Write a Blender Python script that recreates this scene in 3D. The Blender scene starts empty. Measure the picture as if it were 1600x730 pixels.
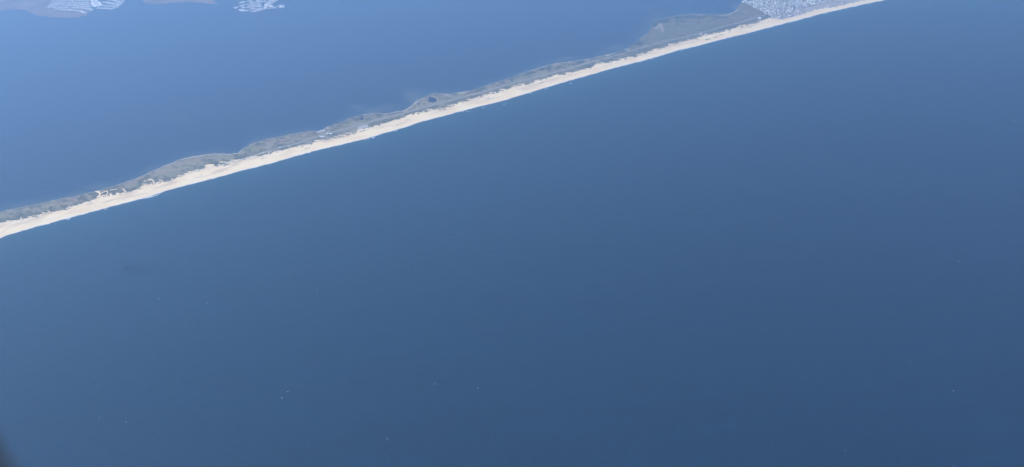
import bpy, bmesh, math, random
import numpy as np
from mathutils import Matrix, Vector

random.seed(7)
rng = np.random.default_rng(7)
scn = bpy.context.scene
col = scn.collection
R = math.radians

# ------------------------------------------------------------------ camera
W0, H0 = 1600.0, 730.0
FPX = 1386.0
ALT = 1500.0
PITCH, ROLL = R(25.0), R(-4.0)
fw = np.array([0, math.cos(PITCH), -math.sin(PITCH)])
r0 = np.array([1.0, 0, 0]); u0 = np.array([0, math.sin(PITCH), math.cos(PITCH)])
rt = r0*math.cos(ROLL) + u0*math.sin(ROLL)
up = -r0*math.sin(ROLL) + u0*math.cos(ROLL)
cam_d = bpy.data.cameras.new('camera'); cam = bpy.data.objects.new('camera', cam_d); col.objects.link(cam)
cam_d.sensor_width = 36; cam_d.lens = 36*FPX/W0
cam_d.clip_start = 0.01; cam_d.clip_end = 300000
cam.matrix_world = Matrix(((rt[0], up[0], -fw[0], 0), (rt[1], up[1], -fw[1], 0), (rt[2], up[2], -fw[2], ALT), (0, 0, 0, 1)))
cam_d.dof.use_dof = True; cam_d.dof.focus_distance = 4000; cam_d.dof.aperture_fstop = 7.0
scn.camera = cam

# ------------------------------------------------------------------ sky, sun, exposure
SUN_EL, SUN_AZ = R(50), R(-92)          # azimuth measured from +Y (view) towards +X: sun on the left
w = bpy.data.worlds.new('World'); scn.world = w; w.use_nodes = True
nt = w.node_tree
sky = nt.nodes.new('ShaderNodeTexSky'); sky.sky_type = 'NISHITA'; sky.sun_disc = False
sky.sun_elevation = SUN_EL; sky.sun_rotation = SUN_AZ; sky.altitude = 0; sky.dust_density = 0.2; sky.ozone_density = 2.5
nt.links.new(sky.outputs[0], nt.nodes['Background'].inputs[0])
nt.nodes['Background'].inputs[1].default_value = 0.10
sd = bpy.data.lights.new('sun', 'SUN'); sd.energy = 3.6; sd.angle = R(0.53); sd.color = (1.0, 0.97, 0.93)
so = bpy.data.objects.new('sun', sd); col.objects.link(so)
sdir = Vector((math.sin(SUN_AZ)*math.cos(SUN_EL), math.cos(SUN_AZ)*math.cos(SUN_EL), math.sin(SUN_EL)))
so.rotation_euler = sdir.to_track_quat('Z', 'Y').to_euler(); so.location = (0, 0, 3000)
scn.view_settings.view_transform = 'Standard'; scn.view_settings.look = 'None'
scn.view_settings.exposure = 0.71; scn.view_settings.gamma = 1
scn.cycles.volume_bounces = 1

HAZE_DENSITY = 0.98e-4
HAZE_COLOR = (0.385, 0.635, 1.0)
HAZE_G = 0.30

# ------------------------------------------------------------------ helpers
def p2w(px, py, z=0.0):
    px = np.asarray(px, float); py = np.asarray(py, float)
    a = (px-W0/2)/FPX; b = (H0/2-py)/FPX
    d = fw[:, None]+rt[:, None]*a.ravel()+up[:, None]*b.ravel()
    t = (z-ALT)/d[2]
    return (d[0]*t).reshape(px.shape), (d[1]*t).reshape(px.shape)

def w2p(X, Y, Z=0.0):
    X = np.asarray(X, float); Y = np.asarray(Y, float)
    v = [X, Y, Z-ALT]
    c = sum(v[i]*fw[i] for i in range(3)); a = sum(v[i]*rt[i] for i in range(3)); b = sum(v[i]*up[i] for i in range(3))
    return W0/2+FPX*a/c, H0/2-FPX*b/c

_perm = rng.random((256, 256))
def vnoise(x, y):
    xi = np.floor(x).astype(int); yi = np.floor(y).astype(int)
    fx = x-xi; fy = y-yi
    fx = fx*fx*(3-2*fx); fy = fy*fy*(3-2*fy)
    g = lambda i, j: _perm[i & 255, j & 255]
    return (g(xi, yi)*(1-fx)+g(xi+1, yi)*fx)*(1-fy)+(g(xi, yi+1)*(1-fx)+g(xi+1, yi+1)*fx)*fy
def fbm(x, y, o=4, s=0.0):
    r = 0; a = 1; t = 0
    for k in range(o):
        r = r+a*(vnoise(x*2**k+17.3*k+s, y*2**k+9.1*k+s*1.7)-0.5); t += a; a *= 0.55
    return r/t*2

def meta(o, label=None, cat=None, group=None, kind=None):
    if label: o['label'] = label
    if cat: o['category'] = cat
    if group: o['group'] = group
    if kind: o['kind'] = kind
    return o

def mesh_obj(name, verts, faces, mat, parent=None, smooth=False, attrs=None):
    me = bpy.data.meshes.new(name)
    verts = np.asarray(verts, dtype=np.float32)
    if isinstance(faces, np.ndarray):
        n, k = faces.shape
        me.vertices.add(len(verts)); me.vertices.foreach_set('co', verts.ravel())
        me.loops.add(n*k); me.loops.foreach_set('vertex_index', faces.astype(np.int32).ravel())
        me.polygons.add(n); me.polygons.foreach_set('loop_start', np.arange(0, n*k, k, dtype=np.int32))
        me.update(calc_edges=True)
    else:
        me.from_pydata([tuple(v) for v in verts], [], faces)
    if attrs:
        for k_, a in attrs.items():
            at = me.attributes.new(k_, 'FLOAT', 'POINT'); at.data.foreach_set('value', np.asarray(a, dtype=np.float32).ravel())
    if smooth: me.polygons.foreach_set('use_smooth', np.ones(len(me.polygons), dtype=bool))
    for m in (mat if isinstance(mat, (list, tuple)) else [mat]): me.materials.append(m)
    o = bpy.data.objects.new(name, me); col.objects.link(o)
    if parent: o.parent = parent
    return o

def empty(name, loc, rz=0.0):
    o = bpy.data.objects.new(name, None); col.objects.link(o); o.location = loc; o.rotation_euler = (0, 0, rz)
    o.empty_display_size = 1
    return o

# ------------------------------------------------------------------ materials
class NT:
    def __init__(s, name):
        s.m = bpy.data.materials.new(name); s.m.use_nodes = True; s.t = s.m.node_tree
        s.b = s.t.nodes['Principled BSDF']
    def n(s, typ, **kw):
        x = s.t.nodes.new(typ)
        for k, v in kw.items(): setattr(x, k, v)
        return x
    def l(s, a, b): s.t.links.new(a, b)
    def coord(s, scale=(1, 1, 1)):
        g = s.n('ShaderNodeNewGeometry'); mp = s.n('ShaderNodeMapping'); mp.inputs['Scale'].default_value = scale
        s.l(g.outputs['Position'], mp.inputs[0]); return mp.outputs[0]
    def noise(s, scale, detail=4, rough=0.55, vec=None):
        x = s.n('ShaderNodeTexNoise'); x.inputs['Scale'].default_value = scale; x.inputs['Detail'].default_value = detail
        x.inputs['Roughness'].default_value = rough
        s.l(vec if vec is not None else s.coord(), x.inputs['Vector']); return x.outputs['Fac']
    def ramp(s, f, stops):
        x = s.n('ShaderNodeValToRGB'); e = x.color_ramp.elements
        e[0].position, e[0].color = stops[0][0], (*stops[0][1], 1)
        e[1].position, e[1].color = stops[-1][0], (*stops[-1][1], 1)
        for p, c in stops[1:-1]:
            q = e.new(p); q.color = (*c, 1)
        s.l(f, x.inputs[0]); return x.outputs[0]
    def mix(s, f, a, b):
        x = s.n('ShaderNodeMix', data_type='RGBA')
        if hasattr(f, 'is_output'): s.l(f, x.inputs[0])
        else: x.inputs[0].default_value = f
        for v, i in ((a, 6), (b, 7)):
            if isinstance(v, tuple): x.inputs[i].default_value = (*v, 1)
            else: s.l(v, x.inputs[i])
        return x.outputs[2]
    def attr(s, name):
        x = s.n('ShaderNodeAttribute'); x.attribute_name = name; return x.outputs['Fac']
    def math(s, op, a, b=0.0):
        x = s.n('ShaderNodeMath', operation=op)
        for v, i in ((a, 0), (b, 1)):
            if hasattr(v, 'is_output'): s.l(v, x.inputs[i])
            else: x.inputs[i].default_value = v
        return x.outputs[0]
    def bump(s, h, strength, dist):
        x = s.n('ShaderNodeBump'); x.inputs['Strength'].default_value = strength; x.inputs['Distance'].default_value = dist
        s.l(h, x.inputs['Height']); s.l(x.outputs[0], s.b.inputs['Normal'])
    def done(s, color=None, rough=0.8, spec=None):
        if color is not None:
            if isinstance(color, tuple): s.b.inputs['Base Color'].default_value = (*color, 1)
            else: s.l(color, s.b.inputs['Base Color'])
        if isinstance(rough, (int, float)): s.b.inputs['Roughness'].default_value = rough
        else: s.l(rough, s.b.inputs['Roughness'])
        if spec is not None: s.b.inputs['Specular IOR Level'].default_value = spec
        return s.m

SAND = (0.62, 0.54, 0.45)
def mat_water():
    k = NT('sea_water')
    big = k.noise(0.0016, 4, 0.6); mid = k.noise(0.012, 5, 0.65, k.coord((1, 0.6, 1)))
    fine = k.noise(0.13, 4, 0.85); streak = k.noise(0.004, 5, 0.7, k.coord((0.5, 2.2, 1)))
    deep = k.ramp(big, [(0.3, (0.0001, 0.0016, 0.007)), (0.7, (0.0002, 0.0022, 0.010))])
    deep = k.mix(k.math('MULTIPLY', mid, 0.30), deep, (0.0004, 0.0050, 0.018))
    deep = k.mix(k.ramp(streak, [(0.48, (0, 0, 0)), (0.7, (.5, .5, .5))]), deep, (0.002, 0.016, 0.046))
    deep = k.mix(k.ramp(fine, [(0.42, (0, 0, 0)), (0.62, (1, 1, 1))]), deep, (0.0015, 0.012, 0.042))
    sh = k.attr('shallow')
    shn = k.math('MULTIPLY', sh, k.math('ADD', 0.65, k.math('MULTIPLY', mid, 0.7)))
    deep = k.mix(k.attr('bay'), deep, (0.012, 0.030, 0.062))
    c = k.mix(shn, deep, (0.018, 0.095, 0.125))
    c = k.mix(k.attr('silt'), c, (0.15, 0.15, 0.115))
    c = k.mix(k.attr('patch'), c, (0.0004, 0.002, 0.002))  # smudge on the aircraft window, painted into the sea colour as a dark spot
    chop = k.math('ADD', k.math('MULTIPLY', fine, 1.0), k.math('MULTIPLY', k.noise(0.02, 3, 0.6), 2.0))
    chop = k.math('ADD', chop, k.math('MULTIPLY', k.noise(0.22, 3, 0.7), 0.6))
    k.bump(chop, 1.0, 2.2)
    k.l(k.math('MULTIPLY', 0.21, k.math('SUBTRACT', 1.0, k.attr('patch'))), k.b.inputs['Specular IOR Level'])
    k.b.inputs['IOR'].default_value = 1.333
    r = k.math('ADD', 0.16, k.math('MULTIPLY', mid, 0.10))
    return k.done(c, r)
def mat_sand():
    k = NT('beach_sand')
    a = k.noise(0.006, 4, 0.6, k.coord((1, 1, 1))); b = k.noise(0.06, 4, 0.7)
    c = k.ramp(a, [(0.3, (0.78, 0.58, 0.35)), (0.55, (0.86, 0.69, 0.44)), (0.75, (0.80, 0.65, 0.46))])
    c = k.mix(k.math('MULTIPLY', k.math('GREATER_THAN', b, 0.66), 0.35), c, (0.34, 0.30, 0.20))
    c = k.mix(k.attr('tone'), c, (0.50, 0.37, 0.25))
    c = k.mix(k.attr('wet'), c, (0.66, 0.63, 0.58))
    k.bump(b, 0.6, 2.0)
    return k.done(c, 0.9, 0.2)
def mat_grass():
    k = NT('dune_and_marsh_vegetation')
    a = k.noise(0.006, 6, 0.7); b = k.noise(0.035, 5, 0.75); c_ = k.noise(0.012, 4, 0.6)
    c = k.ramp(a, [(0.32, (0.180, 0.180, 0.115)), (0.5, (0.225, 0.200, 0.135)), (0.68, (0.29, 0.215, 0.165))])
    c = k.mix(k.math('MULTIPLY', c_, 0.6), c, (0.235, 0.235, 0.14))
    c = k.mix(k.ramp(k.noise(0.010, 5, 0.75, k.coord((1.3, .8, 1))), [(0.54, (0, 0, 0)), (0.62, (.6, .6, .6))]), c, (0.17, 0.18, 0.11))
    c = k.mix(k.ramp(k.noise(0.015, 4, 0.7), [(0.60, (0, 0, 0)), (0.68, (.5, .5, .5))]), c, (0.34, 0.27, 0.21))
    c = k.mix(k.attr('reed'), c, (0.36, 0.24, 0.19))
    c = k.mix(k.attr('shrub'), c, (0.175, 0.155, 0.11))
    dots = k.math('MULTIPLY', k.math('GREATER_THAN', b, 0.60), 0.35)
    c = k.mix(dots, c, (0.33, 0.30, 0.25))
    c = k.mix(k.attr('damp'), c, (0.045, 0.062, 0.065))
    c = k.mix(k.attr('sandy'), c, (0.52, 0.46, 0.40))
    k.bump(b, 0.8, 2.5)
    return k.done(c, 0.95, 0.1)
def mat_town():
    k = NT('town_ground')
    a = k.noise(0.03, 4, 0.7); b = k.noise(0.006, 3, 0.6)
    c = k.ramp(a, [(0.35, (0.16, 0.16, 0.10)), (0.5, (0.38, 0.34, 0.27)), (0.65, (0.58, 0.52, 0.45))])
    c = k.mix(k.attr('sandy'), c, (0.42, 0.37, 0.34))
    return k.done(c, 0.9, 0.2)
def mat_noise(name, c1, c2, scale=0.2, rough=0.8, spec=0.3):
    k = NT(name)
    return k.done(k.ramp(k.noise(scale, 3, 0.6), [(0.35, c1), (0.65, c2)]), rough, spec)
M = dict(
    water=mat_water(), sand=mat_sand(), grass=mat_grass(), town=mat_town(),
    road=mat_noise('pale_asphalt', (0.22, 0.22, 0.22), (0.30, 0.29, 0.28), 0.05, 0.85),
    street=mat_noise('street_asphalt', (0.16, 0.16, 0.165), (0.22, 0.22, 0.22), 0.05, 0.85),
    lot=mat_noise('concrete_parking', (0.33, 0.31, 0.30), (0.42, 0.40, 0.39), 0.04, 0.85),
    wall=mat_noise('house_siding', (0.45, 0.45, 0.44), (0.62, 0.62, 0.61), 0.3),
    roof_white=mat_noise('white_roof', (0.78, 0.79, 0.80), (0.86, 0.86, 0.86), 0.3, 0.5, 0.5),
    roof_grey=mat_noise('grey_shingle_roof', (0.26, 0.27, 0.29), (0.40, 0.41, 0.43), 0.4),
    roof_pale=mat_noise('pale_shingle_roof', (0.48, 0.48, 0.49), (0.60, 0.60, 0.61), 0.4),
    roof_brown=mat_noise('brown_shingle_roof', (0.16, 0.12, 0.10), (0.26, 0.20, 0.17), 0.4),
    bush=mat_noise('bush_foliage', (0.10, 0.115, 0.06), (0.17, 0.17, 0.10), 0.4, 0.9, 0.1),
    foam=mat_noise('sea_foam', (0.70, 0.74, 0.76), (0.82, 0.84, 0.85), 0.3, 0.7),
    marsh=mat_noise('marsh_ground', (0.13, 0.11, 0.095), (0.27, 0.19, 0.16), 0.004, 0.95, 0.1),
    forest=mat_noise('wooded_land', (0.05, 0.07, 0.035), (0.12, 0.13, 0.09), 0.0015, 0.95, 0.1),
    bank=mat_noise('lagoon_bank', (0.72, 0.70, 0.68), (0.84, 0.82, 0.80), 0.03, 0.85),
    pond=mat_noise('pond_water', (0.012, 0.008, 0.02), (0.02, 0.012, 0.03), 0.03, 0.3, 0.15),
    hull=mat_noise('white_gelcoat', (0.78, 0.78, 0.77), (0.84, 0.84, 0.83), 0.5, 0.3, 0.5),
    deck=mat_noise('boat_deck', (0.50, 0.46, 0.40), (0.58, 0.54, 0.48), 0.8),
    glass=mat_noise('tinted_glass', (0.02, 0.03, 0.04), (0.03, 0.04, 0.05), 0.5, 0.1, 0.6),
    motor=mat_noise('black_plastic', (0.02, 0.02, 0.02), (0.04, 0.04, 0.04), 0.5, 0.4),
    seal=mat_noise('grey_rubber_seal', (0.13, 0.12, 0.105), (0.17, 0.15, 0.135), 30.0, 0.7),
    trim=mat_noise('dark_window_trim', (0.012, 0.012, 0.015), (0.02, 0.02, 0.024), 30.0, 0.6),
)

# ------------------------------------------------------------------ coast lines as seen, then laid on the sea plane
OCEAN = [(-60,388.5),(0,372.4),(9,368.7),(30,362),(60,353),(75,350),(105,341),(128,335),(151,329),(173,323),(196,317),(226,309.0),(240,305.0),
 (257.7,298.7),(287.8,290.4),(325.5,281),(355.6,273),(378,266.3),(400.8,261),(431,253),(457.7,245.2),(495,234.6),(525,228),(545,223),(570.7,217),
 (593,210.3),(623.4,201.7),(640,196.5),(660,189.8),(690.4,182),(723.5,173),(750.6,165.8),(780.8,159.2),(811,149.8),(840,140.9),(885.5,127),(915.6,119.0),
 (945.7,110.3),(975.9,102),(1000,96.3),(1027.5,88.4),(1055,80),(1082.5,73.5),(1110,66.4),(1137.5,59.2),(1162,54),(1185.6,47.2),(1220,38.3),(1248,31.2),
 (1282,22),(1315.6,14.3),(1349,6.8),(1383,0.3),(1400,-4)]
SANDL = [(-60,368),(0,351.4),(13,349),(33,346),(52.7,341),(75,335.5),(90,332),(105,328.8),(113,327),(128,319.7),(144.6,316),(151,311),(155,307.5),(160,308.5),(170,308),(188,305.4),(200,301.5),(211,300),
 (218,295),(226,291.8),(242.6,287.6),(265,284.4),(287.8,275.3),(299,271.5),(310.4,269.3),(318,264),(325.5,260.5),(331.5,259),(337.5,262),(355.6,260),(362,255.5),(385.7,249.2),
 (408,245.2),(431,239.2),(445,236.5),(460,232.5),(480,228.5),(495,223.3),(518,218),(540.5,213.3),(560,206),(570.7,202.5),(600.8,195.4),(623.4,188.4),(638.5,181.2),(660,177.9),
 (675.3,173),(690.4,172.3),(711.5,164.8),(735.6,158),(750.6,152.7),(780.8,145.2),(798.9,140),(810,136),(817,133.6),(826,133.5),(840,127.5),(855,124),(867.4,120.5),(893,115.5),
 (908,110.5),(923,108.8),(930.7,103),(945.7,100.8),(968.3,95.2),(998.5,88.4),(1013.8,82.2),(1041,74.8),(1060,69),(1082.5,63),(1096,58),(1117,54.7),(1137.5,49.4),(1165,41.8),
 (1185,36),(1199,31.2),(1212,30.5),(1222.8,32),(1235,28),(1248,24.5),(1282,15),(1315.6,9.5),(1349,1.7),(1383,-6.5),(1400,-11)]
BAY = [(-60,345),(0,331.0),(22.6,325.7),(45,321),(75,315),(98,310),(120.5,305.4),(150.6,298),(181,289.6),(203,282.8),(226,273.5),(239.6,266.3),
 (257.7,258.8),(280,249),(303,244.4),(333,240.4),(370.7,240),(379.7,232.4),(393,224),(416,217.3),(438.5,213.6),(450,211),(480,205.5),(489,204.5),(496,205.3),(505,203.2),(508.5,199.2),(512,197.5),
 (533,191.4),(545,184.5),(567.6,178.5),(582.7,177),(601,177),(631,172.6),(640.7,166.3),(648,159),(660,152.7),(675,145.8),(705.5,145.2),(735.6,141.4),
 (750.7,136),(780.8,127),(796,121.8),(811,116.6),(821.5,112),(840,106.5),(852,102.7),(870,98.2),(915.6,93),(945.7,86),(975.9,77.6),(992,67),(1003,58),
 (1013,51),(1018,40),(1025,31.5),(1041,27.9),(1062,23.5),(1082,22.4),(1110,23.3),(1137.5,21.8),(1147,18.6),(1153,12),(1157,6),(1160,2.6),(1168,1.6),(1185,-1),
 (1210,-9),(1250,-22),(1300,-36),(1383,-58),(1400,-62)]
fl = lambda L: (np.array([p[0] for p in L]), np.array([p[1] for p in L]))
OX, OY = fl(OCEAN); SX, SY = fl(SANDL); BX, BY = fl(BAY)
# sand tracks and blowouts running inland: (polyline, half width)
TRACKS = [([(155,308),(156.5,303),(154,300),(148,297.6)],1.3),([(149,299.5),(154,302)],.6),([(157,303.5),(163,300),(168,298.8),(168.5,303),(162,307.5)],.55),
 ([(172,297.5),(182,296.3)],.4),([(189,304.5),(194.5,301),(195,298),(192.5,296.5)],.8),([(241,287.5),(240,284),(236.5,280.6),(232,281.8)],.9),([(227,283.5),(225,284)],.6),
 ([(33,346),(33.2,340.5)],.6),([(0,351),(12,348.3),(20,349)],.8),([(321,260.2),(328,258.2),(334,258.5)],1.2),([(297,271),(298,268.8)],.6),([(343,254),(352,253.4)],.4),
 ([(428,240),(430,236.5),(434,238.4)],.6),([(817,133),(818,131.2)],.8),([(641,180),(643,179)],.7),([(930,103.5),(934,100)],1.0),([(1097,57.5),(1101,56.5)],.7),([(105,329),(106,325.5)],.5),
 ([(997,87),(1003,84.5)],.9),([(780,146),(788,142.6)],.7),([(475,229),(484,227)],.6),([(1196,32),(1203,29.6)],1.0)]
for _ in range(150):
    x_ = random.uniform(-10, 1190); y_ = float(np.interp(x_, SX, SY))
    h_ = random.uniform(1.2, 4.2)*(1.25 if x_ < 450 else .85); l_ = random.uniform(-9, 3)
    TRACKS.append(([(x_, y_+1), (x_+random.uniform(-1, 1.5), y_-h_*.6), (x_+l_, y_-h_-l_*.1+random.uniform(0, .8))], random.uniform(.35, .8)))
def dist_poly(px, py, pts, yscale=1.0):
    d = np.full(px.shape, 1e9)
    for (x0, y0), (x1, y1) in zip(pts[:-1], pts[1:]):
        dx, dy = x1-x0, y1-y0; L = dx*dx+dy*dy
        t = np.clip(((px-x0)*dx+(py-y0)*dy)/L, 0, 1)
        d = np.minimum(d, np.hypot(px-x0-t*dx, (py-y0-t*dy)*yscale))
    return d
def blob(px, py, x, y, rx, ry, ang=0):
    c, s = math.cos(ang), math.sin(ang); dx = px-x; dy = py-y
    return np.exp(-(((dx*c+dy*s)/rx)**2+((-dx*s+dy*c)/ry)**2))

# town limits: everything above this line (and west of the beach) is built up
TX = np.array([1158,1160,1175,1184,1191,1198,1203.6,1207,1216,1222,1235,1400]); TYv = np.array([3.0,3.8,9.6,15.5,18.6,21.6,25.4,28.8,31,32.2,30.5,-8])
ROAD = [(300,268),(330,262.5),(360,255),(400,243),(420,236.5),(435,232),(465,224.6),(495,214.8),(525.5,205.7),(555.6,197.5),(593,187),(623,180),(660,169),(705.5,157),(735.6,149),(765.7,140.7),(810,127.6),
        (840,120.8),(882.5,109.5),(915.6,99.7),(942.7,93),(976,82.6),(1006,74.8),(1041,65),(1074,57.4),(1110,47.8),(1129,42.3),(1160,35),(1179,29),(1205,20.5),(1240,12),(1280,2),(1330,-9),(1395,-25)]
rx_, ry_ = fl(ROAD)
POND = (675.3, 156.2)

# ------------------------------------------------------------------ barrier island terrain
def build_island():
    cx = np.arange(-60, 1400.01, 0.5); n = 112
    yo = np.interp(cx, OX, OY)+fbm(cx*0.06, cx*0+3.3, 3)*0.5; yb = np.interp(cx, BX, BY)+fbm(cx*0.09, cx*0+7.7, 4)*1.5+fbm(cx*0.4, cx*0+1.7, 3)*.5
    v = np.linspace(-0.02, 1.0, n)
    px = np.repeat(cx[:, None], n, 1); py = yo[:, None]+(yb-yo)[:, None]*v[None, :]
    X, Y = p2w(px, py)
    ysand = np.interp(px, SX, SY)
    wx, wy = X*0.022, Y*0.010
    rag = fbm(px*0.22, py*0.5+px*0.1, 5, 2.0)*4.2+np.maximum(0, fbm(px*0.11, py*0.12, 3, 5.0))*2.6
    sd_ = (py-ysand)+rag*0.75
    sand = sd_ > 0
    for pts, hw in TRACKS:
        sand |= dist_poly(px, py, pts, 1.3)+fbm(px*0.9, py*0.9, 2, 9.0)*0.35 < hw
    # grassy islets standing in the sand
    isl = np.zeros_like(px)
    for (x, y, a, b) in [(763,154,3.4,1.0),(637,187.6,6,.7),(1083,67.5,2,.7),(1106,62,7,1.4),(1118,59,4,.8),(1089,62.5,5,.8),(1140,51,4,.8),(847,130,5,1.0),(315,274,2,.9),(411,248,3,.8),
                         (480,232.5,8,.8),(566,206,6,.9),(553,210.5,6,1.0),(532,214,5,.9),(1172,44,4,.6),(412,246,3,.9),(695,172,5,.8),(1128,55.4,4,.7),(890,118.5,4,.6),(218,296,4,1.0),(434,239,3,.7)]:
        isl = np.maximum(isl, blob(px, py, x, y, a, b, -0.25))
    isl2 = isl+fbm(px*0.4, py*1.0, 3, 4.0)*0.45
    sand &= ~(isl2 > 0.62)
    town = (py < np.interp(px, TX, TYv, left=-99)) & (px > 1158) & ~sand
    # heights
    dsh = (yo[:, None]-py)                       # px inland from the surf
    depth = np.clip(dsh/6.0, -1, 1)
    nz = fbm(X*0.02, Y*0.02, 4)
    Z = np.where(dsh < 0, dsh*1.2, np.clip(dsh*0.45, 0, 2.4))
    ridge = np.exp(-((py-ysand+1.0)/3.0)**2)
    Z = Z+ridge*(2.2+2.6*nz)*np.clip(dsh/5, 0, 1)
    inl = np.clip((ysand-py)/4, 0, 1)
    Z = Z*(1-inl)+inl*(1.7+0.9*nz)
    edge = np.clip((py-yb[:, None])/1.6, 0, 1)
    Z = Z*edge+(-0.25)*(1-edge)
    dr = dist_poly(px, py, [p for p in ROAD])
    Z = np.where((dr < 1.6), np.minimum(Z, 2.2)*0+2.2*edge+(-0.25)*(1-edge), Z)
    Z = np.where(blob(px, py, *POND, 7.5, 5.6) > 0.35, 0.75, Z)
    Z = np.where(town, 2.1*edge+(-0.25)*(1-edge), Z)
    # surface attributes
    dbay = py-yb[:, None]
    reed = np.clip(0.30+fbm(px*0.05, py*0.15, 4, 1.0)*1.3, 0, 1)*np.clip(1-(dbay-3)/14, 0, 1)*0.55
    for (x, y, a, b, s) in [(1034,40,7,7,.9),(444,221,10,4,.85),(1162,19,9,7,.6),(1180,22,8,5,.5),(1019,58,6,5,.5),(300,252,28,5,.45),(200,288,14,4,.6),(480,210,10,3,.5),(1066,50,14,8,.15),(1140,28,14,6,.45),(10,338,18,6,.3),(375,244,18,3,.3),(700,149,22,3,.4)]:
        reed = np.maximum(reed, s*blob(px, py, x, y, a, b, -0.2)*(0.75+0.5*fbm(px*.2, py*.3, 3, 8.)))
    shrub = np.clip(np.exp(-np.abs(ysand-py-3.5)/4.0)*0.75+fbm(px*.12, py*.3, 3, 6.)*0.5, 0, 1)*0.8
    shrub = np.clip(shrub+0.9*blob(px, py, 90, 316.3, 6, 1.2, -.2)+.9*blob(px, py, 1150, 41, 14, 2.5, -.25)+.6*blob(px, py, 1195, 27, 12, 3, -.25), 0, 1)
    lite = np.interp(px, [-60,0,150,225,280,300,330,375,385,420,500,540,600,640,660,780,800,850,900,1000,1035,1130,1158], [.35,.35,.25,.4,.8,.95,.75,.9,.3,.25,.3,.25,.45,.5,.2,.25,.4,.4,.4,.1,.2,.25,.5])
    sandy = np.exp(-(np.maximum(dbay-0.6, 0)/0.9)**2)*lite
    for pts, hw, s in [([(603,177.5),(631,173.8),(641,169),(650,160),(656,155)],1.0,.5),([(641,180),(650,171),(659,163)],.6,.3),([(1078,60),(1041,62),(1018,68)],.6,.22),
                       ([(905,92.5),(917,92.2)],.7,.4),([(946,88),(960,84)],.7,.45),([(717,146),(733,143.4)],1.0,.5),([(695,148.5),(699,148)],1.6,.35),([(651,168),(650,160)],.7,.4),
                       ([(664,156),(668,151.5),(675,150),(682,153),(686,158)],.9,.1),([(980,80),(983,77)],1.3,.4),([(1128,25),(1140,23),(1150,18),(1157,14)],.9,.4),
                       ([(568,181),(575,178.5),(582,178.5)],.8,.5),([(571,184),(578,182.5)],.7,.4),([(1025,45),(1032,38),(1035,48)],2.0,.35),([(480,205.5),(492,205)],.8,.4),
                       ([(496,206.5),(507,204.2)],1.4,.9),([(508.5,200),(512,200.5)],1.4,.6),([(538,187.5),(544,185)],1.2,.35),([(1185,24),(1150,37)],.6,.3),([(300,257),(306,258)],1.1,.35)]:
        sandy = np.maximum(sandy, s*(dist_poly(px, py, pts, 1.2) < hw+fbm(px*.5, py*.5, 2, 3.)*.4))
    sandy = np.maximum(sandy, 0.15*(dr < .9)*(px > 425))
    # lay-by of pale sandy ground between road and beach, with the lot at its end
    gl = np.clip(1-np.abs(py-(np.interp(px, SX, SY)-3.5))/3.2, 0, 1)*((px > 455) & (px < 575))
    sandy = np.maximum(sandy, 0.28*gl)
    sandy = np.maximum(sandy, np.where(town & (px > 1236), np.clip(1-(ysand-py-1)/11, 0, 1), 0))
    sandy = np.where(town, sandy, np.clip(sandy, 0, 1))
    wet = np.clip(1-dsh/1.6, 0, 1)*0.8
    tone = np.clip(fbm(px*.035, dsh*.35, 4, 11.)*1.3+.12, 0, .6)*np.clip((dsh-3)/4, 0, 1)
    tone = np.maximum(tone, .5*np.clip(fbm(px*.3, dsh*.9, 3, 14.)*1.6-.25, 0, 1)*np.clip(1-(py-ysand)/8, 0, 1))
    damp = np.clip(1.05-(dbay-.3)/np.interp(px, [0,440,500,580,640,780,950,1000,1120,1158], [4,3,5,8,5,7,8,18,14,10])+fbm(px*.12, py*.3, 4, 21.)*1.5, 0, 1)*np.interp(px, [0,300,380,500,560,640,780,990,1040,1158], [.6,.3,.5,.6,.9,.6,.8,.95,.9,.8])
    damp = np.maximum(damp, .38*np.clip((px-940)/60, 0, 1)*np.clip((ysand-py-2)/3, 0, 1))
    damp = np.maximum(damp, np.clip(fbm(px*.11, py*.38, 4, 31.)*2.2-.35, 0, .75)*(px > 380)*np.clip((ysand-py-3)/3, 0, 1)*np.clip((dr-1.2), 0, 1))
    # extend both ends straight on, out of the picture
    def ext(A, B, cnt, step):
        dx, dy = A[0]-B[0], A[1]-B[1]; L = math.hypot(dx, dy); return [(dx/L*step*k*k, dy/L*step*k*k) for k in range(1, cnt+1)]
    e0 = ext((X[0, 2], Y[0, 2]), (X[60, 2], Y[60, 2]), 22, 30.0); e1 = ext((X[-1, 2], Y[-1, 2]), (X[-121, 2], Y[-121, 2]), 30, 30.0)
    def pad(A, isx=None):
        l = [A[0]+(e[isx] if isx is not None else 0) for e in reversed(e0)]; r_ = [A[-1]+(e[isx] if isx is not None else 0) for e in e1]
        return np.vstack([l, A, r_])
    X = pad(X, 0); Y = pad(Y, 1); Z = pad(Z); sand = pad(sand) > 0; town = pad(town) > 0
    reed, shrub, sandy, wet, tone, damp = map(pad, (reed, shrub, sandy, wet, tone, damp))
    nc = X.shape[0]
    V = np.stack([X, Y, Z], -1).reshape(-1, 3)
    idx = np.arange(nc*n).reshape(nc, n)
    F = np.stack([idx[:-1, :-1], idx[1:, :-1], idx[1:, 1:], idx[:-1, 1:]], -1).reshape(-1, 4)
    fs = (sand[:-1, :-1].astype(int)+sand[1:, :-1]+sand[1:, 1:]+sand[:-1, 1:]).ravel() >= 2
    ft = (town[:-1, :-1].astype(int)+town[1:, :-1]+town[1:, 1:]+town[:-1, 1:]).ravel() >= 2
    at = dict(reed=reed.ravel(), shrub=shrub.ravel(), sandy=sandy.ravel(), wet=wet.ravel(), tone=tone.ravel(), damp=damp.ravel())
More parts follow.
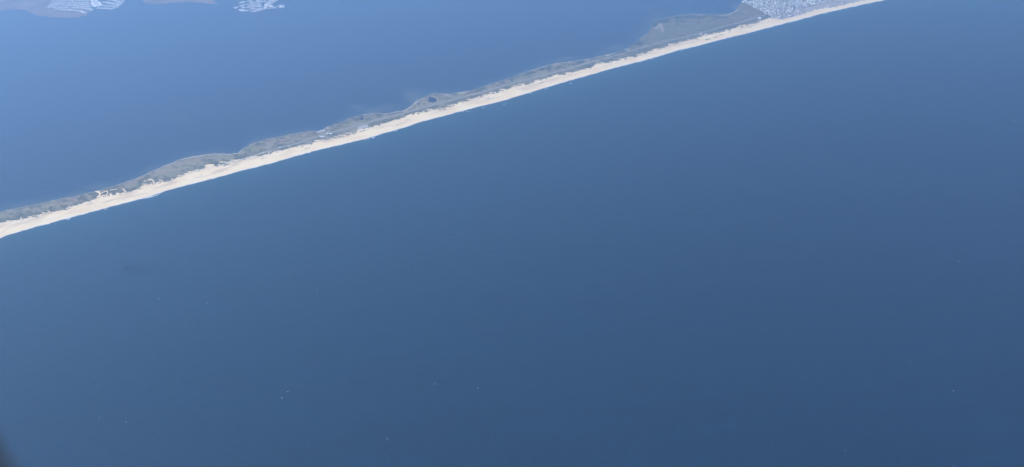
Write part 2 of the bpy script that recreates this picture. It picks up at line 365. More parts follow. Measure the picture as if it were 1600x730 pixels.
    def sub(name, mask, mat, keys):
        f = F[mask]; used = np.unique(f); mp = np.zeros(len(V), int); mp[used] = np.arange(len(used))
        o = mesh_obj(name, V[used], mp[f], mat, smooth=True, attrs={k: at[k][used] for k in keys})
        meta(o, kind='structure'); return o
    sub('sand_beach', fs, M['sand'], ['wet', 'tone']); sub('dune_grassland', ~fs & ~ft, M['grass'], ['reed', 'shrub', 'sandy', 'damp']); sub('town_ground', ft & ~fs, M['town'], ['sandy'])
    return dict(sand=sand, town=town)
build_island()

# ------------------------------------------------------------------ sea and bay: one sheet with shallows
def build_water():
    xs = np.arange(-6000, 6000.1, 20.0); ys = np.concatenate([np.arange(1200, 4200, 12.0), np.arange(4200, 10500.1, 25.0)])
    g = np.cumsum(40*1.28**np.arange(1, 26)); gx = g[g < 110000]
    lim = 56000.0
    xs = np.concatenate([[-lim], (-6000-gx[6000+gx < lim])[::-1], xs, 6000+gx[6000+gx < lim], [lim]])
    ys = np.concatenate([[-lim], (1200-gx[gx-1200 < lim-500])[::-1], ys, 10500+gx[10500+gx < lim], [lim]])
    X, Y = np.meshgrid(xs, ys, indexing='ij')
    ok = (Y > 800) & (Y < 12000) & (np.abs(X) < 7000)
    Yq = np.where(Y < 300, 300, Y)
    px, py = w2p(X, np.maximum(Yq, 300))
    yo = np.interp(px, OX, OY); yb = np.interp(px, BX, BY)
    mv = 1.0*(np.hypot(X, Y)**2+ALT**2)/(FPX*ALT)      # metres per pixel down the picture
    do = (py-yo)*mv; db = (yb-py)*mv
    big = fbm(X*0.004, Y*0.004, 4)
    sh = np.exp(-np.maximum(do, 0)/170)*0.32*(do > -60)*(1+0.5*big)+np.exp(-np.maximum(do, 0)/1700)*.34*(do > -60)
    sh = np.maximum(sh, np.exp(-np.maximum(db, 0)/110)*0.25*(db > -200)*(1+.6*big))
    silt = np.exp(-np.maximum(do, 0)/14)*0.35*(do > -30)
    silt = np.maximum(silt, np.exp(-np.maximum(db, 0)/45)*0.35*(db > -200)*(1+.6*big))
    nn = fbm(px*0.05, py*0.12, 4, 3.)
    for (x, y, a, b, s, an) in [(590,173,34,7,.42,-.15),(560,168,18,4,.3,.1),(650,152,16,12,.5,.3),(640,146,14,5,.3,.2),(1022,38,12,16,.42,.2),(1005,55,14,10,.4,-.4),(235,264,22,5,.35,-.45),(398,220,14,4,.35,-.5),
                                (155,292,24,5,.4,-.15),(120,303,22,4,.35,-.2),(330,238.5,40,2.5,.3,-.05),(480,203,14,3,.3,-.1),(1150,10,6,5,.4,0),(800,119,26,4,.3,-.35),(880,93,26,4,.35,-.15),(960,76,24,6,.35,-.3),(30,320,40,5,.3,-.2),(530,190,14,3,.3,-.3)]:
        silt = np.maximum(silt, s*blob(px, py, x, y, a, b, an)*(1+.5*nn))
    silt = np.maximum(silt, .55*blob(px, py, 288.5, 183.2, 5, .9, .12)); silt = np.maximum(silt, .14*blob(px, py, 276, 184.5, 16, 4, .1))
    pt = .5*blob(px, py, 201, 420.5, 12, 5)+0.33*blob(px, py, 220, 423.5, 22, 6, .1)  # window dirt smudge, added as a dark spot on the water
    bay_ = (py < (yo+yb)/2).astype(float)
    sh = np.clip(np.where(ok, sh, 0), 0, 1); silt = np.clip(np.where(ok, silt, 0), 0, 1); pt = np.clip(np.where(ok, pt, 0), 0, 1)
    n0, n1 = X.shape; idx = np.arange(n0*n1).reshape(n0, n1)
    F = np.stack([idx[:-1, :-1], idx[1:, :-1], idx[1:, 1:], idx[:-1, 1:]], -1).reshape(-1, 4)
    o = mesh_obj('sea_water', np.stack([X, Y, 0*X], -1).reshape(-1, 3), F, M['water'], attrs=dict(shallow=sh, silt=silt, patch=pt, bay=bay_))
    meta(o, kind='structure')
build_water()

# ------------------------------------------------------------------ ribbons, slabs
def ribbon(name, pts, half, z, mat, n=None, thick=0.5, jitter=0.0, px=True):
    if px:
        P = np.array(pts, float); d = np.r_[0, np.cumsum(np.hypot(*np.diff(P, axis=0).T))]
        m = n or max(3, int(d[-1]/2)); t = np.linspace(0, d[-1], m)
        X, Y = p2w(np.interp(t, d, P[:, 0]), np.interp(t, d, P[:, 1]))
    else: X, Y = np.array(pts, float).T; m = len(X)
    tx, ty = np.gradient(X), np.gradient(Y); L = np.hypot(tx, ty); nx, ny = -ty/L, tx/L
    h = half*(1+jitter*rng.uniform(-1, 1, m))
    V = []; F = []
    for k in range(m):
        for s, zz in ((-1, z-thick), (-1, z), (1, z), (1, z-thick)): V.append((X[k]+nx[k]*s*h[k], Y[k]+ny[k]*s*h[k], zz))
    for k in range(m-1):
        a = 4*k; b = a+4
        for q in range(3): F.append((a+q, b+q, b+q+1, a+q+1))
    F += [(0, 1, 2, 3), (4*m-1, 4*m-2, 4*m-3, 4*m-4)]
    return V, F
def slab(pts, z, depth=1.0):
    X, Y = p2w([p[0] for p in pts], [p[1] for p in pts]); n = len(pts)
    V = [(x, y, z) for x, y in zip(X, Y)]+[(x, y, z-depth) for x, y in zip(X, Y)]
    return V, [tuple(range(n))]+[(k, (k+1) % n, (k+1) % n+n, k+n) for k in range(n)]
def struct(name, VF, mat, kind='structure'): return meta(mesh_obj(name, VF[0], VF[1], mat), kind=kind)
def rough_outline(pts, amp, step=3.0, seed=0.):
    out = []
    for (x0, y0), (x1, y1) in zip(pts, pts[1:]+pts[:1]):
        m = max(1, int(math.hypot(x1-x0, y1-y0)/step))
        for k in range(m):
            t = k/m; x = x0+(x1-x0)*t; y = y0+(y1-y0)*t
            out.append((x+float(fbm(np.array([x*.2]), np.array([y*.3]), 3, seed)[0])*amp*3, y+float(fbm(np.array([x*.15]), np.array([y*.2]), 3, seed+4)[0])*amp))
    return out

struct('road', ribbon('r', [p for p in ROAD if p[0] >= 420], 5.5, 2.35, M['road']), M['road'])
struct('sand_track', ribbon('r', ROAD[:5], 2.2, 2.30, M['sand'], jitter=.3), M['bank'])
th = np.linspace(0, 2*math.pi, 26)[:-1]
pond = [(POND[0]+6.8*math.cos(a)*(1+.12*math.sin(3*a+1)), POND[1]+4.6*math.sin(a)*(1+.15*math.sin(2*a+.6))-0.05*math.cos(a)) for a in th]
struct('pond', slab(pond, 0.95, .5), M['pond'])
for (x, y, a, b) in [(565, 185.5, 2.6, 3.0), (846, 109, 3.4, 1.3)]:
    struct('pond', slab([(x+a*math.cos(t)*(1+.15*math.sin(3*t)), y+b*math.sin(t)) for t in th], 3.2, 2.5), M['pond'])
struct('parking_lot', slab([(558,202.2),(561,198.2),(573.5,195.3),(576,199.6),(567,202.2)], 3.3, 2), M['lot'])
struct('parking_lot', slab([(1099.5,56.6),(1101,53.0),(1103.5,52.6),(1102,56.4)], 3.6, 2.5), M['lot'])
struct('boat_landing', slab([(496.5,206.9),(497.5,205.4),(506,202.4),(507.8,203),(506.8,206.2),(500,207.2)], 1.9, 2), M['lot'])

# far shore: marsh, lagoon village fingers, wooded mainland beyond the top of the picture
marshA = [(-400,40),(-200,27),(-60,20),(0,17.2),(14,15.4),(32,15),(38,15.2),(46,19),(54,23),(62,25.2),(76,26.4),(92,27.4),(108,28.4),(124,27.2),(136,25),(138,22.6),(134,22.4),(142,18),(141,8),(139,-30),(-400,-30)]
marshA = rough_outline(marshA, .6, 3)
struct('salt_marsh', slab(marshA, .55, .9), M['marsh'])
struct('salt_marsh', slab(rough_outline([(222,-30),(224,4),(232,6.6),(244,6.4),(262,5.2),(288,3.4),(310,4.6),(328,6.2),(343,6.8),(336,4),(334,0),(338,-30)], .5, 3, 2.), .5, .9), M['marsh'])
cx_ = np.linspace(-1500, 1500, 121); cyv = -30-8*fbm(cx_*.01, cx_*0, 4)-np.clip(cx_-350, 0, 1000)*.05
X1, Y1 = p2w(cx_, cyv); Yf = np.full_like(X1, 55000.); Xf = X1*(Yf/Y1)
keep = np.abs(Xf) < 54000
mv = [(x, y, 1.2) for x, y in zip(X1[keep], Y1[keep])]; kk = len(mv)
mv += [(x*0.35+xf*0.65, y*.35+yf*.65, 8) for x, y, xf, yf in zip(X1[keep], Y1[keep], Xf[keep], Yf[keep])]+[(x, y, 9) for x, y in zip(Xf[keep], Yf[keep])]
mf = [(a+i, a+i+1, b+i+1, b+i) for a, b in ((0, kk), (kk, 2*kk)) for i in range(kk-1)]
struct('mainland', (mv, mf), M['forest'])

FING = []
for k in range(-6, 6):                # straight fingers of the left village
    y = 0.6+2.75*k
    x0 = 83-0.66*y*1.0; x1 = 138+min(5.5, max(0, y)*.8)
    if k == 5: x0, x1 = 86, 124
    FING.append([(x0, y), ((x0+x1)/2, y+0.55+0.04*y), (x1, y+1.1+0.08*y)])
FING[-1] = [(86,14.6),(104,15.6),(118,16.8),(127,18.0),(134,20.8)]
FING.append([(136,14.6),(141,15.4),(144.5,16.6)])
ARM = len(FING)
FING += [[(141.5,-14),(144,-5),(148,3),(153.5,10.5)],[(152,12.7),(165,13.2),(177,14.2)],[(158,8.8),(170,9.8),(183,10.4)],[(162,3.2),(175,5.4),(186.5,7.2)],[(163,-2.2),(176,0.8),(188,3.6)],
         [(164,-7),(192,-1)],[(178,13.8),(183,11),(186.5,6.5),(193,0),(200,-7)]]
FING += [[(368.5,11.5),(369.5,13.5)],[(376,15.2),(381,17.2),(389,16.6)],[(392,17.7),(400,17.7),(408,16.3)],[(376.5,10.5),(379,8.4),(386,6.9),(396,6.2),(408,5.2)],[(378,12.4),(384,12.6),(390,11.6)],
         [(386,9.4),(394,8.8),(408,8)],[(391,14.2),(400,14.4),(408,14.4)],[(386,12.2),(396,11.4),(402,10.6),(409,11)],[(410,15),(414.5,13.6),(416,10),(416,6)],[(378,3.6),(386,2.6),(394,1.8)],
         [(390,4.2),(402,3.2),(416,2.6)],[(400,1.2),(412,0),(425,-3)],[(417,13.8),(424,13.2),(433,12.4)],[(418,8),(423,9.6),(426,11)],[(422,6.4),(426,3),(431,0),(436,-4)],[(418,5.4),(423,1.2),(428,-3)],[(434,9.6),(441,9.4),(442.6,11.4),(437,12.6)],[(376,5.5),(379,3)]]
houses = []      # (x, y, z, heading, scale, roof)
fv, ff = [], []
for pl in FING:
    # fat ones hold two rows of houses, thin spits one
    V, F = ribbon('f', pl, 44.0 if FING.index(pl) == ARM else 17.5 if FING.index(pl) < ARM else 21.0, 1.35+.012*FING.index(pl), None, jitter=.32, n=max(3, int(sum(math.hypot(b[0]-a[0], b[1]-a[1]) for a, b in zip(pl, pl[1:]))/3)), thick=2.0)
    o = len(fv); fv += V; ff += [tuple(i+o for i in f) for f in F]
    P = np.array(pl, float); X, Y = p2w(P[:, 0], P[:, 1]); d = np.r_[0, np.cumsum(np.hypot(np.diff(X), np.diff(Y)))]
    for side in (-1, 1):
        t = 8.0
        while t < d[-1]-4:
            x, y = np.interp(t, d, X), np.interp(t, d, Y); x2, y2 = np.interp(t+3, d, X), np.interp(t+3, d, Y)
            hd = math.atan2(y2-y, x2-x)
            if random.random() < .92:
                houses.append((x-math.sin(hd)*10*side, y+math.cos(hd)*10*side, 1.5, hd+random.choice((0, math.pi/2)), random.uniform(.75, 1.05), random.choices((0, 1, 2, 3), (8, .5, 3, .2))[0], 'lagoon'))
            t += random.uniform(14, 19)
# each finger overlaps its neighbours a little where canals end: raise nothing, keep one sheet
struct('lagoon_banks', (fv, ff), M['bank'])

# ------------------------------------------------------------------ beach town
ax, ay = p2w(1222, 38.3), p2w(1349, 6.8)
tang = math.atan2(float(ay[1])-float(ax[1]), float(ay[0])-float(ax[0]))
ct, st = math.cos(tang), math.sin(tang)
org = (float(ax[0]), float(ax[1]))
def town_px(x, y):
    a, b = w2p(np.array([x]), np.array([y]), 2.0); return float(a[0]), float(b[0])
def in_town(px, py, m=0.5):
    return px > 1159 and py < np.interp(px, TX, TYv)-m and py < np.interp(px, SX, SY)-m-.8 and py > np.interp(px, BX, BY)+1.0 and px < 1420
row = 0
trees = []
sv, sf = [], []
v_ = 40.0
while v_ < 1400:
    u = -900.0
    seg = []
    while u < 2200:
        x = org[0]+ct*u-st*v_; y = org[1]+st*u+ct*v_
        px, py = town_px(x, y)
        block = (u % 150) < 14
        if in_town(px, py):
            dz = float(np.interp(px, SX, SY))-py
            sparse = px > 1238 and dz < 9.5
            if not block and random.random() < (0.10 if sparse else 0.86):
                for s in (0, 1):
                    houses.append((x-st*s*17+random.uniform(-2, 2), y+ct*s*17+random.uniform(-2, 2), 2.1, tang+random.choice((0, math.pi/2)), random.uniform(.8, 1.35)*(1.5 if random.random() < .04 else 1),
                                   random.choices((0, 1, 2, 3), (2.6, 4.2, 3.6, 1.6))[0], (row*2+s, u)))
            if random.random() < (.08 if sparse else .55): trees.append((x+random.uniform(-7, 7), y+random.uniform(-9, 24), 2.1, random.uniform(3.5, 7)))
        u += random.uniform(14.5, 19)
    # street behind this double row
    vs = v_+29.0; us = np.arange(-900, 2200, 30.0); run = []
    for uu in us:
        x = org[0]+ct*uu-st*vs; y = org[1]+st*uu+ct*vs; q = town_px(x, y)
        if in_town(*q, 0.2): run.append((x, y))
        else:
            if len(run) > 2: V, F = ribbon('s', run, 4.2, 2.25, None, px=False, thick=.3); o = len(sv); sv += V; sf += [tuple(i+o for i in f) for f in F]
            run = []
    if len(run) > 2: V, F = ribbon('s', run, 4.2, 2.25, None, px=False, thick=.3); o = len(sv); sv += V; sf += [tuple(i+o for i in f) for f in F]
    v_ += 46.0; row += 1
for uu in np.arange(-900, 2200, 150.0):
    run = []
    for vv in np.arange(30, 1400, 30.0):
        x = org[0]+ct*(uu+7)-st*vv; y = org[1]+st*(uu+7)+ct*vv
        if in_town(*town_px(x, y), 0.2): run.append((x, y))
        else:
            if len(run) > 2: V, F = ribbon('s', run, 3.8, 2.31, None, px=False, thick=.35); o = len(sv); sv += V; sf += [tuple(i+o for i in f) for f in F]
            run = []
    if len(run) > 2: V, F = ribbon('s', run, 3.8, 2.31, None, px=False, thick=.35); o = len(sv); sv += V; sf += [tuple(i+o for i in f) for f in F]
struct('streets', (sv, sf), M['street'])

def house_geo(L=11.0, Wd=8.0, H=5.0, rise=2.6, ov=.5):
    a, b = L/2, Wd/2
    V = [(-a,-b,0),(a,-b,0),(a,b,0),(-a,b,0),(-a,-b,H),(a,-b,H),(a,b,H),(-a,b,H),(-a,0,H+rise),(a,0,H+rise)]
    F = [(0,1,5,4),(2,3,7,6),(1,2,6,9,5),(3,0,4,8,7)]
    o = len(V); c, d = a+ov, b+ov
    V += [(-c,-d,H-.15),(c,-d,H-.15),(c,0,H+rise+.25),(-c,0,H+rise+.25),(c,d,H-.15),(-c,d,H-.15),(-c,0,H+rise+.02),(c,0,H+rise+.02)]
    F += [(o,o+1,o+2,o+3),(o+3,o+2,o+4,o+5)]
    # porch / lower wing
    o = len(V); V += [(a,-b*.6,0),(a+3.2,-b*.6,0),(a+3.2,b*.6,0),(a,b*.6,0),(a,-b*.6,3.2),(a+3.2,-b*.6,2.7),(a+3.2,b*.6,2.7),(a,b*.6,3.2)]
    F += [(o,o+1,o+5,o+4),(o+1,o+2,o+6,o+5),(o+2,o+3,o+7,o+6),(o+4,o+5,o+6,o+7)]
    mi = [0,0,0,0,1,1,0,0,0,1]
    return V, F, mi
HV, HF, HM = house_geo()
roofs = ['roof_white', 'roof_grey', 'roof_pale', 'roof_brown']; rname = ['white', 'mid-grey', 'pale grey', 'brown']
hmesh = []
for r_ in roofs:
    me = bpy.data.meshes.new('house_'+r_); me.from_pydata(HV, [], HF); me.materials.append(M['wall']); me.materials.append(M[r_])
    me.polygons.foreach_set('material_index', HM); hmesh.append(me)
houses = [h for h in houses]
def hvis(h):
    px, py = w2p(np.array([h[0]]), np.array([h[1]]), 3.0); return -5 < px[0] < 1605 and -3 < py[0] < 740
hs = sorted(houses, key=lambda h: (not hvis(h), h[6] == 'lagoon', h[0]**2+h[1]**2))
rows = {}
for h in houses:
    if h[6] != 'lagoon': rows.setdefault(h[6][0], []).append(h[6][1])
rk = {k_: i+1 for i, k_ in enumerate(sorted(rows))}
for k_ in rows: rows[k_].sort()
def nth(n): return '%d%s' % (n, 'th' if 10 < n % 100 < 14 else {1: 'st', 2: 'nd', 3: 'rd'}.get(n % 10, 'th'))
for i, h in enumerate(hs[:300]):
    o = bpy.data.objects.new('house', hmesh[h[5]]); col.objects.link(o)
    o.location = h[:3]; o.rotation_euler = (0, 0, h[3]); o.scale = (h[4], h[4], h[4])
    if h[6] == 'lagoon': meta(o, 'tiny %s-roofed house on a canal bank of the far village' % rname[h[5]], 'house', 'houses of the far canal villages')
    else: meta(o, '%s-roofed house in the beach town, %s from the marsh end, %s row inland' % (rname[h[5]], nth(rows[h[6][0]].index(h[6][1])+1), nth(rk[h[6][0]])), 'house', 'small houses packed in the beach town')
rest = hs[300:]
hv0 = np.array(HV); VV = []; FF = []; MI = []
for k, h in enumerate(rest):
    c, s = math.cos(h[3])*h[4], math.sin(h[3])*h[4]
    VV.append(np.stack([h[0]+hv0[:, 0]*c-hv0[:, 1]*s, h[1]+hv0[:, 0]*s+hv0[:, 1]*c, h[2]+hv0[:, 2]*h[4]], -1)); o = k*len(HV)
    FF += [tuple(j+o for j in f) for f in HF]; MI += [0 if m == 0 else 1+h[5] for m in HM]
o = mesh_obj('houses', np.concatenate(VV), FF, [M['wall']]+[M[r_] for r_ in roofs]); o.data.polygons.foreach_set('material_index', MI)
meta(o, 'the remaining pale roofed houses of the far canal villages and town blocks', 'houses', kind='stuff')

# ------------------------------------------------------------------ low vegetation: bushes on the island, garden trees in town
def blobs(name, pts, mat):
    base = np.array([(1,0,.35),(.31,.95,.3),(-.81,.59,.4),(-.81,-.59,.3),(.31,-.95,.4),(0,0,1),(0,0,-.2)])
    fc = np.array([(i, (i+1) % 5, 5) for i in range(5)]); n = len(pts); P = np.array(pts)
    V = base[None]*P[:, 3][:, None, None]*rng.uniform(.7, 1.3, (n, 7, 1)); V[:, :, 2] *= .9
    a = rng.uniform(0, 6.3, n)[:, None]; x = V[:, :, 0]*np.cos(a)-V[:, :, 1]*np.sin(a); y = V[:, :, 0]*np.sin(a)+V[:, :, 1]*np.cos(a)
    V = np.stack([x+P[:, 0][:, None], y+P[:, 1][:, None], V[:, :, 2]+P[:, 2][:, None]], -1)
    F = (fc[None]+7*np.arange(n)[:, None, None]).reshape(-1, 3)
    return mesh_obj(name, V.reshape(-1, 3), F, mat)
N = 20000
bx = rng.uniform(-40, 1200, N); ys_ = np.interp(bx, SX, SY); yb_ = np.interp(bx, BX, BY)
tt = rng.random(N)**1.5; by = ys_-2.5-tt*(ys_-yb_-4)
den = fbm(bx*.1, by*.25, 4, 6.)+.35*np.exp(-(ys_-by-3)/5)
dr = dist_poly(bx, by, ROAD); X, Y = p2w(bx, by)
kp = (den > .12) & (dr > 1.3) & (by < ys_-1.6) & (by > yb_+1.6) & (blob(bx, by, *POND, 8, 6) < .3) & ~((bx > 1158) & (by < np.interp(bx, TX, TYv)+.6))
for pts_, hw_ in TRACKS: kp &= dist_poly(bx, by, pts_, 1.3) > hw_+.9
kp &= ~((bx > 545) & (bx < 578) & (by > 190)) & ~((bx > 494) & (bx < 516) & (by < 209))
pts = np.stack([X, Y, 1.7+0*X, rng.uniform(1.2, 3.6, N)], -1)[kp]
meta(blobs('beach_bushes', pts, M['bush']), 'dark low bushes scattered over the grassy side of the long sand island', 'bushes', kind='stuff')
meta(blobs('garden_trees', trees, M['bush']), 'small green trees between the houses of the upper right town', 'trees', kind='stuff')

# ------------------------------------------------------------------ single buildings in the park
def building(name, px, py, z, L, Wd, H, rz, roof, label, hip=True):
    X, Y = p2w(px, py, z); e = empty(name, (float(X), float(Y), z), rz); a, b = L/2, Wd/2
    mesh_obj('wall', [(-a,-b,0),(a,-b,0),(a,b,0),(-a,b,0),(-a,-b,H),(a,-b,H),(a,b,H),(-a,b,H)], [(0,1,5,4),(1,2,6,5),(2,3,7,6),(3,0,4,7)], M['wall'], e)
    c, d = a+.8, b+.8; q = (a-b*.7) if hip else c
    mesh_obj('roof', [(-c,-d,H),(c,-d,H),(c,d,H),(-c,d,H),(-q,0,H+b*.45),(q,0,H+b*.45)], [(0,1,5,4),(2,3,4,5),(1,2,5),(3,0,4),(3,2,1,0)], M[roof], e)
    wv, wf = [], []
    for k in range(int(L//5)):
        x = -a+2.5+k*5
        for sy in (-1, 1):
            o = len(wv); yy = sy*(b+.04); wv += [(x,yy,1.2),(x+1.6,yy,1.2),(x+1.6,yy,2.6),(x,yy,2.6)]; wf.append((o,o+1,o+2,o+3))
    mesh_obj('windows', wv, wf, M['glass'], e)
    return meta(e, label, 'building')
for (px, py, L, Wd, rf, lb) in [(504.2,215.0,20,13,'roof_white','bright white building nearest the beach beside the canal landing, largest of four'),
                                (501.6,212.8,13,9,'roof_pale','small pale building just inland of the bright white one by the landing'),
                                (512.6,209.9,13,10,'roof_white','white building between road and landing, left one of the right-hand pair'),
                                (517.4,210.6,13,11,'roof_white','white building between road and landing, rightmost of the four'),
                                (438.4,232.2,14,9,'roof_pale','pale building beside the road left of the landing, near the sand edge'),
                                (453.0,230.4,11,8,'roof_pale','small pale hut by the road between sand edge and reed patch'),
                                (1095.2,54.2,17,14,'roof_white','white building at the dune edge left of the pale parking lot'),
                                (1104.6,53.6,11,9,'roof_pale','small pale building right of the parking lot at the dune edge'),
                                (1187.2,29.6,16,30,'roof_white','narrow white building standing alone in scrub left of the town'),
                                (1162.5,3.6,26,20,'roof_white','bright white building at the bay tip of the upper right town'),
                                (1129,42.5,9,8,'roof_pale','tiny pale hut beside the island road near the town'),
                                (1009,72.6,12,9,'roof_pale','pale hut at the road bend where the marsh widens'),
                                (978,78,12,9,'roof_pale','pale hut near the bay shore, on the narrow neck below the wide marsh'),
                                (36.2,14.4,22,16,'roof_white','white shoreline building alone on the far left marsh'),
                                (42.5,15.6,22,9,'roof_pale','pale low building right of the lone white one on the far marsh'),
                                (369.2,12.6,20,14,'roof_white','white building on the detached left tip of the far village'),
                                (425.5,11.4,26,18,'roof_white','bright white building where the low right-hand spit joins the far village')]:
    building('park_building' if 400 < px < 1130 and py > 20 else 'waterside_building', px, py, 2.0 if py > 20 else 1.6, L, Wd, 5.0, tang+random.uniform(-.2, .2), rf, lb)

# ------------------------------------------------------------------ surf
sv, sf = [], []
def foam_strip(pts, half, z0=.15):
    P = np.array(pts, float); d = np.r_[0, np.cumsum(np.hypot(*np.diff(P, axis=0).T))]; m = max(5, int(d[-1]/.6)); t = np.linspace(0, d[-1], m)
    X, Y = p2w(np.interp(t, d, P[:, 0]), np.interp(t, d, P[:, 1])); tx, ty = np.gradient(X), np.gradient(Y); L = np.hypot(tx, ty)+1e-6; nx, ny = -ty/L, tx/L
    h = half*np.sin(np.linspace(.12, math.pi-.12, m))*rng.uniform(.5, 1.2, m); o = len(sv)
    for k in range(m):
        for s, zz in ((-1, .02), (-.4, z0+.5), (.4, z0+.35), (1, .02)): sv.append((X[k]+nx[k]*s*h[k], Y[k]+ny[k]*s*h[k], zz))
    for k in range(m-1):
        for q in range(3): a = o+4*k+q; sf.append((a, a+4, a+5, a+1))
for (x, y, L, hw) in [(730,174.4,1.8,7),(733.6,173.8,1.4,6),(755,168.4,3,6),(570,218.4,2,9),(575,217,3,6),(583,215.3,6,5),(483,238.8,3,7),(891.5,130.3,2,6),(853,139.2,3,5),(1019,92.6,2.4,6),(1359,8.2,3,6),(1323,14.5,3,4),
                      (787,163.2,2.4,3),(789.5,162.4,2,3),(618,204.6,6,4),(829,145.7,5,4),(723,174,5,5),(895,125,4,4),(107,342.2,8,5),(165,327,6,4),(1166,54.6,4,3),(1065,79.5,6,3),(1240,34.6,6,3),(1290,21.5,6,3),(1338,10.4,5,3)]:
    foam_strip([(x-L/2, y+L*.13), (x+L/2, y-L*.13)], hw)
foam_strip([(221,311.4),(232,308.6),(244,305.6),(251,303)], 5)
x = -30.0
while x < 1395:
    L = random.uniform(4, 26)
    if random.random() < .75:
        xs_ = np.linspace(x, x+L, 8); foam_strip([(a, float(np.interp(a, OX, OY))+random.uniform(-.15, .25)) for a in xs_], random.uniform(2.0, 5.0), .05)
    x += L*random.uniform(.7, 1.3)
meta(mesh_obj('surf_foam', sv, sf, M['foam']), 'thin broken white surf along the ocean side of the sand beach', 'surf', kind='stuff')
sv, sf = [], []
for i_, (x, y, L, hw) in enumerate([(449.5,612,2.6,1.3),(332,451,1.4,1.3),(324,473,1.4,1.6),(363.5,538.5,1.5,1.8),(287,561,1.2,1.4),(155,652,1.6,1.4),(327,619,1.2,1.3),(197,659.5,1.8,1.0),(578,630,2.4,1.2),(514,646,1.6,1.4),(605.5,686,2.6,1.2),(633.7,706.5,1.6,1.4),
                      (679.5,600,1.8,1.4),(639,644,1.2,1.3),(562,590,1.4,1.3),(584,383,1.2,1.5),(693,440,1.8,1.8),(649,420,1.2,1.4),(404,388,2.4,1.6),(833,417.3,2.2,1.8),(821,435,1.2,1.4),(847,395,1.2,1.4),(1498,408.5,2,1.7),(1285,495,1.6,1.7),
                      (1309,482,1.2,1.4),(1422,566,1.2,1.4),(1305,648,1.4,1.4),(1431,179.5,1.6,1.6),(894,552,1.2,1.5),(904,502,1.2,1.4),(1321,704,1.2,1.3),(1546,681,1.2,1.3),(495,454,1.2,1.5),(739,665,1.2,1.3),(760,655,1.0,1.3),(1490,728,1.2,1.2)]):
    if i_ % 5 in (1, 3, 4): continue
    foam_strip([(x-L*.6, y), (x+L*.6, y+.1)], hw*.24, .15)
meta(mesh_obj('whitecaps', sv, sf, M['foam']), 'tiny white wave crests scattered across the open dark blue sea', 'whitecaps', kind='stuff')

# ------------------------------------------------------------------ motorboats
def make_boat():
    e = empty('motorboat', (0, 0, 0))
    st_ = [(-3.6, 1.15, 0), (-2, 1.3, 0), (0, 1.35, 0), (1.8, 1.1, .1), (3.0, .6, .25), (3.9, .04, .4)]
    V = []
    for x, b, l in st_: V += [(x, -b, .95+l), (x, -b*.8, .1), (x, 0, -.35+l), (x, b*.8, .1), (x, b, .95+l)]
    F = [(5*k+q, 5*k+5+q, 5*k+6+q, 5*k+1+q) for k in range(len(st_)-1) for q in range(4)]+[(0, 1, 2, 3, 4)]
    mesh_obj('hull', V, F, M['hull'], e)
    V = []
    for x, b, l in st_: V += [(x, -b*.93, .9+l), (x, b*.93, .9+l)]
    mesh_obj('deck', V, [(2*k, 2*k+1, 2*k+3, 2*k+2) for k in range(len(st_)-1)], M['hull'], e)
    mesh_obj('cabin', [(-.9,-.8,.95),(1.3,-.75,1.05),(1.3,.75,1.05),(-.9,.8,.95),(-.8,-.7,2.1),(.6,-.65,2.1),(.6,.65,2.1),(-.8,.7,2.1)], [(0,1,5,4),(2,3,7,6),(3,0,4,7),(4,5,6,7)], M['hull'], e)
    mesh_obj('windscreen', [(1.32,-.72,1.1),(1.32,.72,1.1),(.62,.62,2.05),(.62,-.62,2.05)], [(0,1,2,3)], M['glass'], e)
    mesh_obj('outboard_motor', [(-4.1,-.25,0),(-3.6,-.25,0),(-3.6,.25,0),(-4.1,.25,0),(-4.2,-.28,1.4),(-3.65,-.28,1.4),(-3.65,.28,1.4),(-4.2,.28,1.4)], [(0,1,5,4),(1,2,6,5),(2,3,7,6),(3,0,4,7),(4,5,6,7)], M['motor'], e)
    return e
proto = make_boat()
BO = [(440.4,622,.9,.62,'brightest white motorboat on the sea below the left half of the beach'),(746.6,607,.9,.5,'small white motorboat near the bottom centre of the open sea'),
      (1490,611,.7,.5,'small white motorboat alone low in the right-hand open sea'),(1585,189.6,1.5,.95,'white motorboat at the far right edge of the sea, below the town end'),
      (1490.4,106.8,.6,.8,'small white motorboat farthest out right, above the one at the edge'),(248,467.3,.9,.55,'small white motorboat at left, below the dark window smudge painted on the water')]
for i, (px, py, rz, sc, lb) in enumerate(BO):
    if i == 0: b = proto
    else:
        b = proto.copy(); col.objects.link(b)
        for ch in proto.children:
            c = ch.copy(); col.objects.link(c); c.parent = b
    X, Y = p2w(px, py); b.location = (float(X), float(Y), 0); b.rotation_euler = (0, 0, rz); b.scale = (sc, sc, sc)
    meta(b, lb, 'motorboat', 'white motorboats on the open sea')

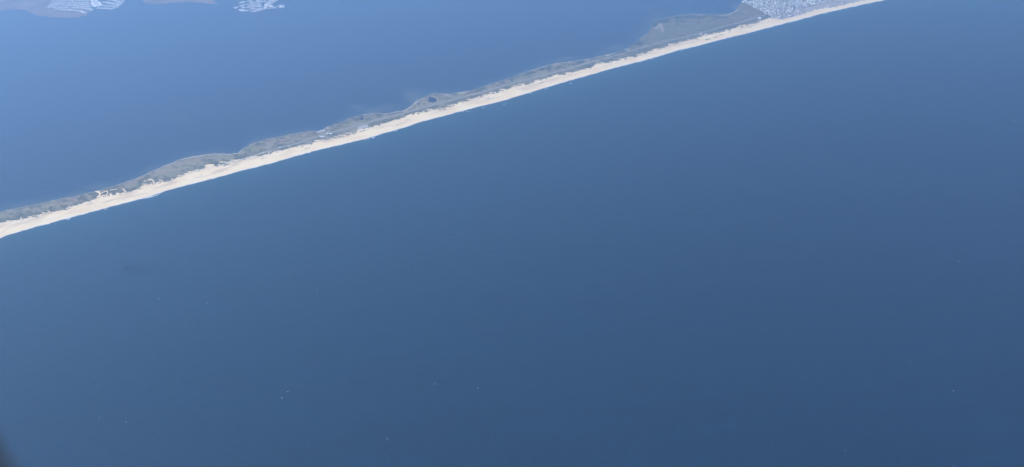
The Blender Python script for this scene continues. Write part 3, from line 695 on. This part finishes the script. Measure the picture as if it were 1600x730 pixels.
# ------------------------------------------------------------------ the aircraft window the photograph looks through
def window():
    D = .12
    Mx = Matrix(((rt[0], up[0], -fw[0], 0), (rt[1], up[1], -fw[1], 0), (rt[2], up[2], -fw[2], ALT), (0, 0, 0, 1)))
    e = bpy.data.objects.new('aircraft_window', None); col.objects.link(e); e.empty_display_size = .05
    cxw, cyw = WIN_C
    e.matrix_world = Mx @ Matrix.Translation((cxw, cyw, -D))
    a, b, n = .12, .17, 3.0; m = 96
    def loop(off, z):
        out = []
        for k in range(m):
            t = 2*math.pi*k/m; c, s = math.cos(t), math.sin(t)
            x = math.copysign(abs(c)**(2/n), c)*(a+off); y = math.copysign(abs(s)**(2/n), s)*(b+off); out.append((x, y, z))
        return out
    def rings(name, prof, mat):
        V = []; F = []; q = len(prof)
        for off, z in prof: V += loop(off, z)
        for r_ in range(q):
            r2 = (r_+1) % q
            for k in range(m): k2 = (k+1) % m; F.append((r_*m+k, r_*m+k2, r2*m+k2, r2*m+k))
        return mesh_obj(name, V, F, mat, e, smooth=False)
    rings('rubber_seal', [(0, 0), (.0004, .0008), (.0012, .001), (.0017, .0008), (.0017, -.012), (.0008, -.012)], M['seal'])
    rings('window_trim', [(.0019, .003), (.006, .007), (.035, .016), (.037, .014), (.037, -.012), (.0019, -.012)], M['trim'])
    meta(e, 'dark blurred rim of the aircraft window in the bottom left corner', 'aircraft window')
WIN_C = (0.0254, 0.0947)
window()

# ------------------------------------------------------------------ haze
S = 58000.0; z0, z1 = -3.6, ALT+2
V = [(-S,-S,z0),(S,-S,z0),(S,S,z0),(-S,S,z0),(-S,-S,z1),(S,-S,z1),(S,S,z1),(-S,S,z1)]
k = bpy.data.materials.new('haze_air'); k.use_nodes = True; t = k.node_tree; t.nodes.clear()
out = t.nodes.new('ShaderNodeOutputMaterial'); pv = t.nodes.new('ShaderNodeVolumePrincipled')
pv.inputs['Color'].default_value = (*HAZE_COLOR, 1); pv.inputs['Density'].default_value = HAZE_DENSITY; pv.inputs['Anisotropy'].default_value = HAZE_G
t.links.new(pv.outputs[0], out.inputs['Volume'])
hz = mesh_obj('haze', V, [(3,2,1,0),(4,5,6,7),(0,1,5,4),(1,2,6,5),(2,3,7,6),(3,0,4,7)], k)
meta(hz, 'thin blue summer haze between the aircraft and the sea', 'haze', kind='stuff')
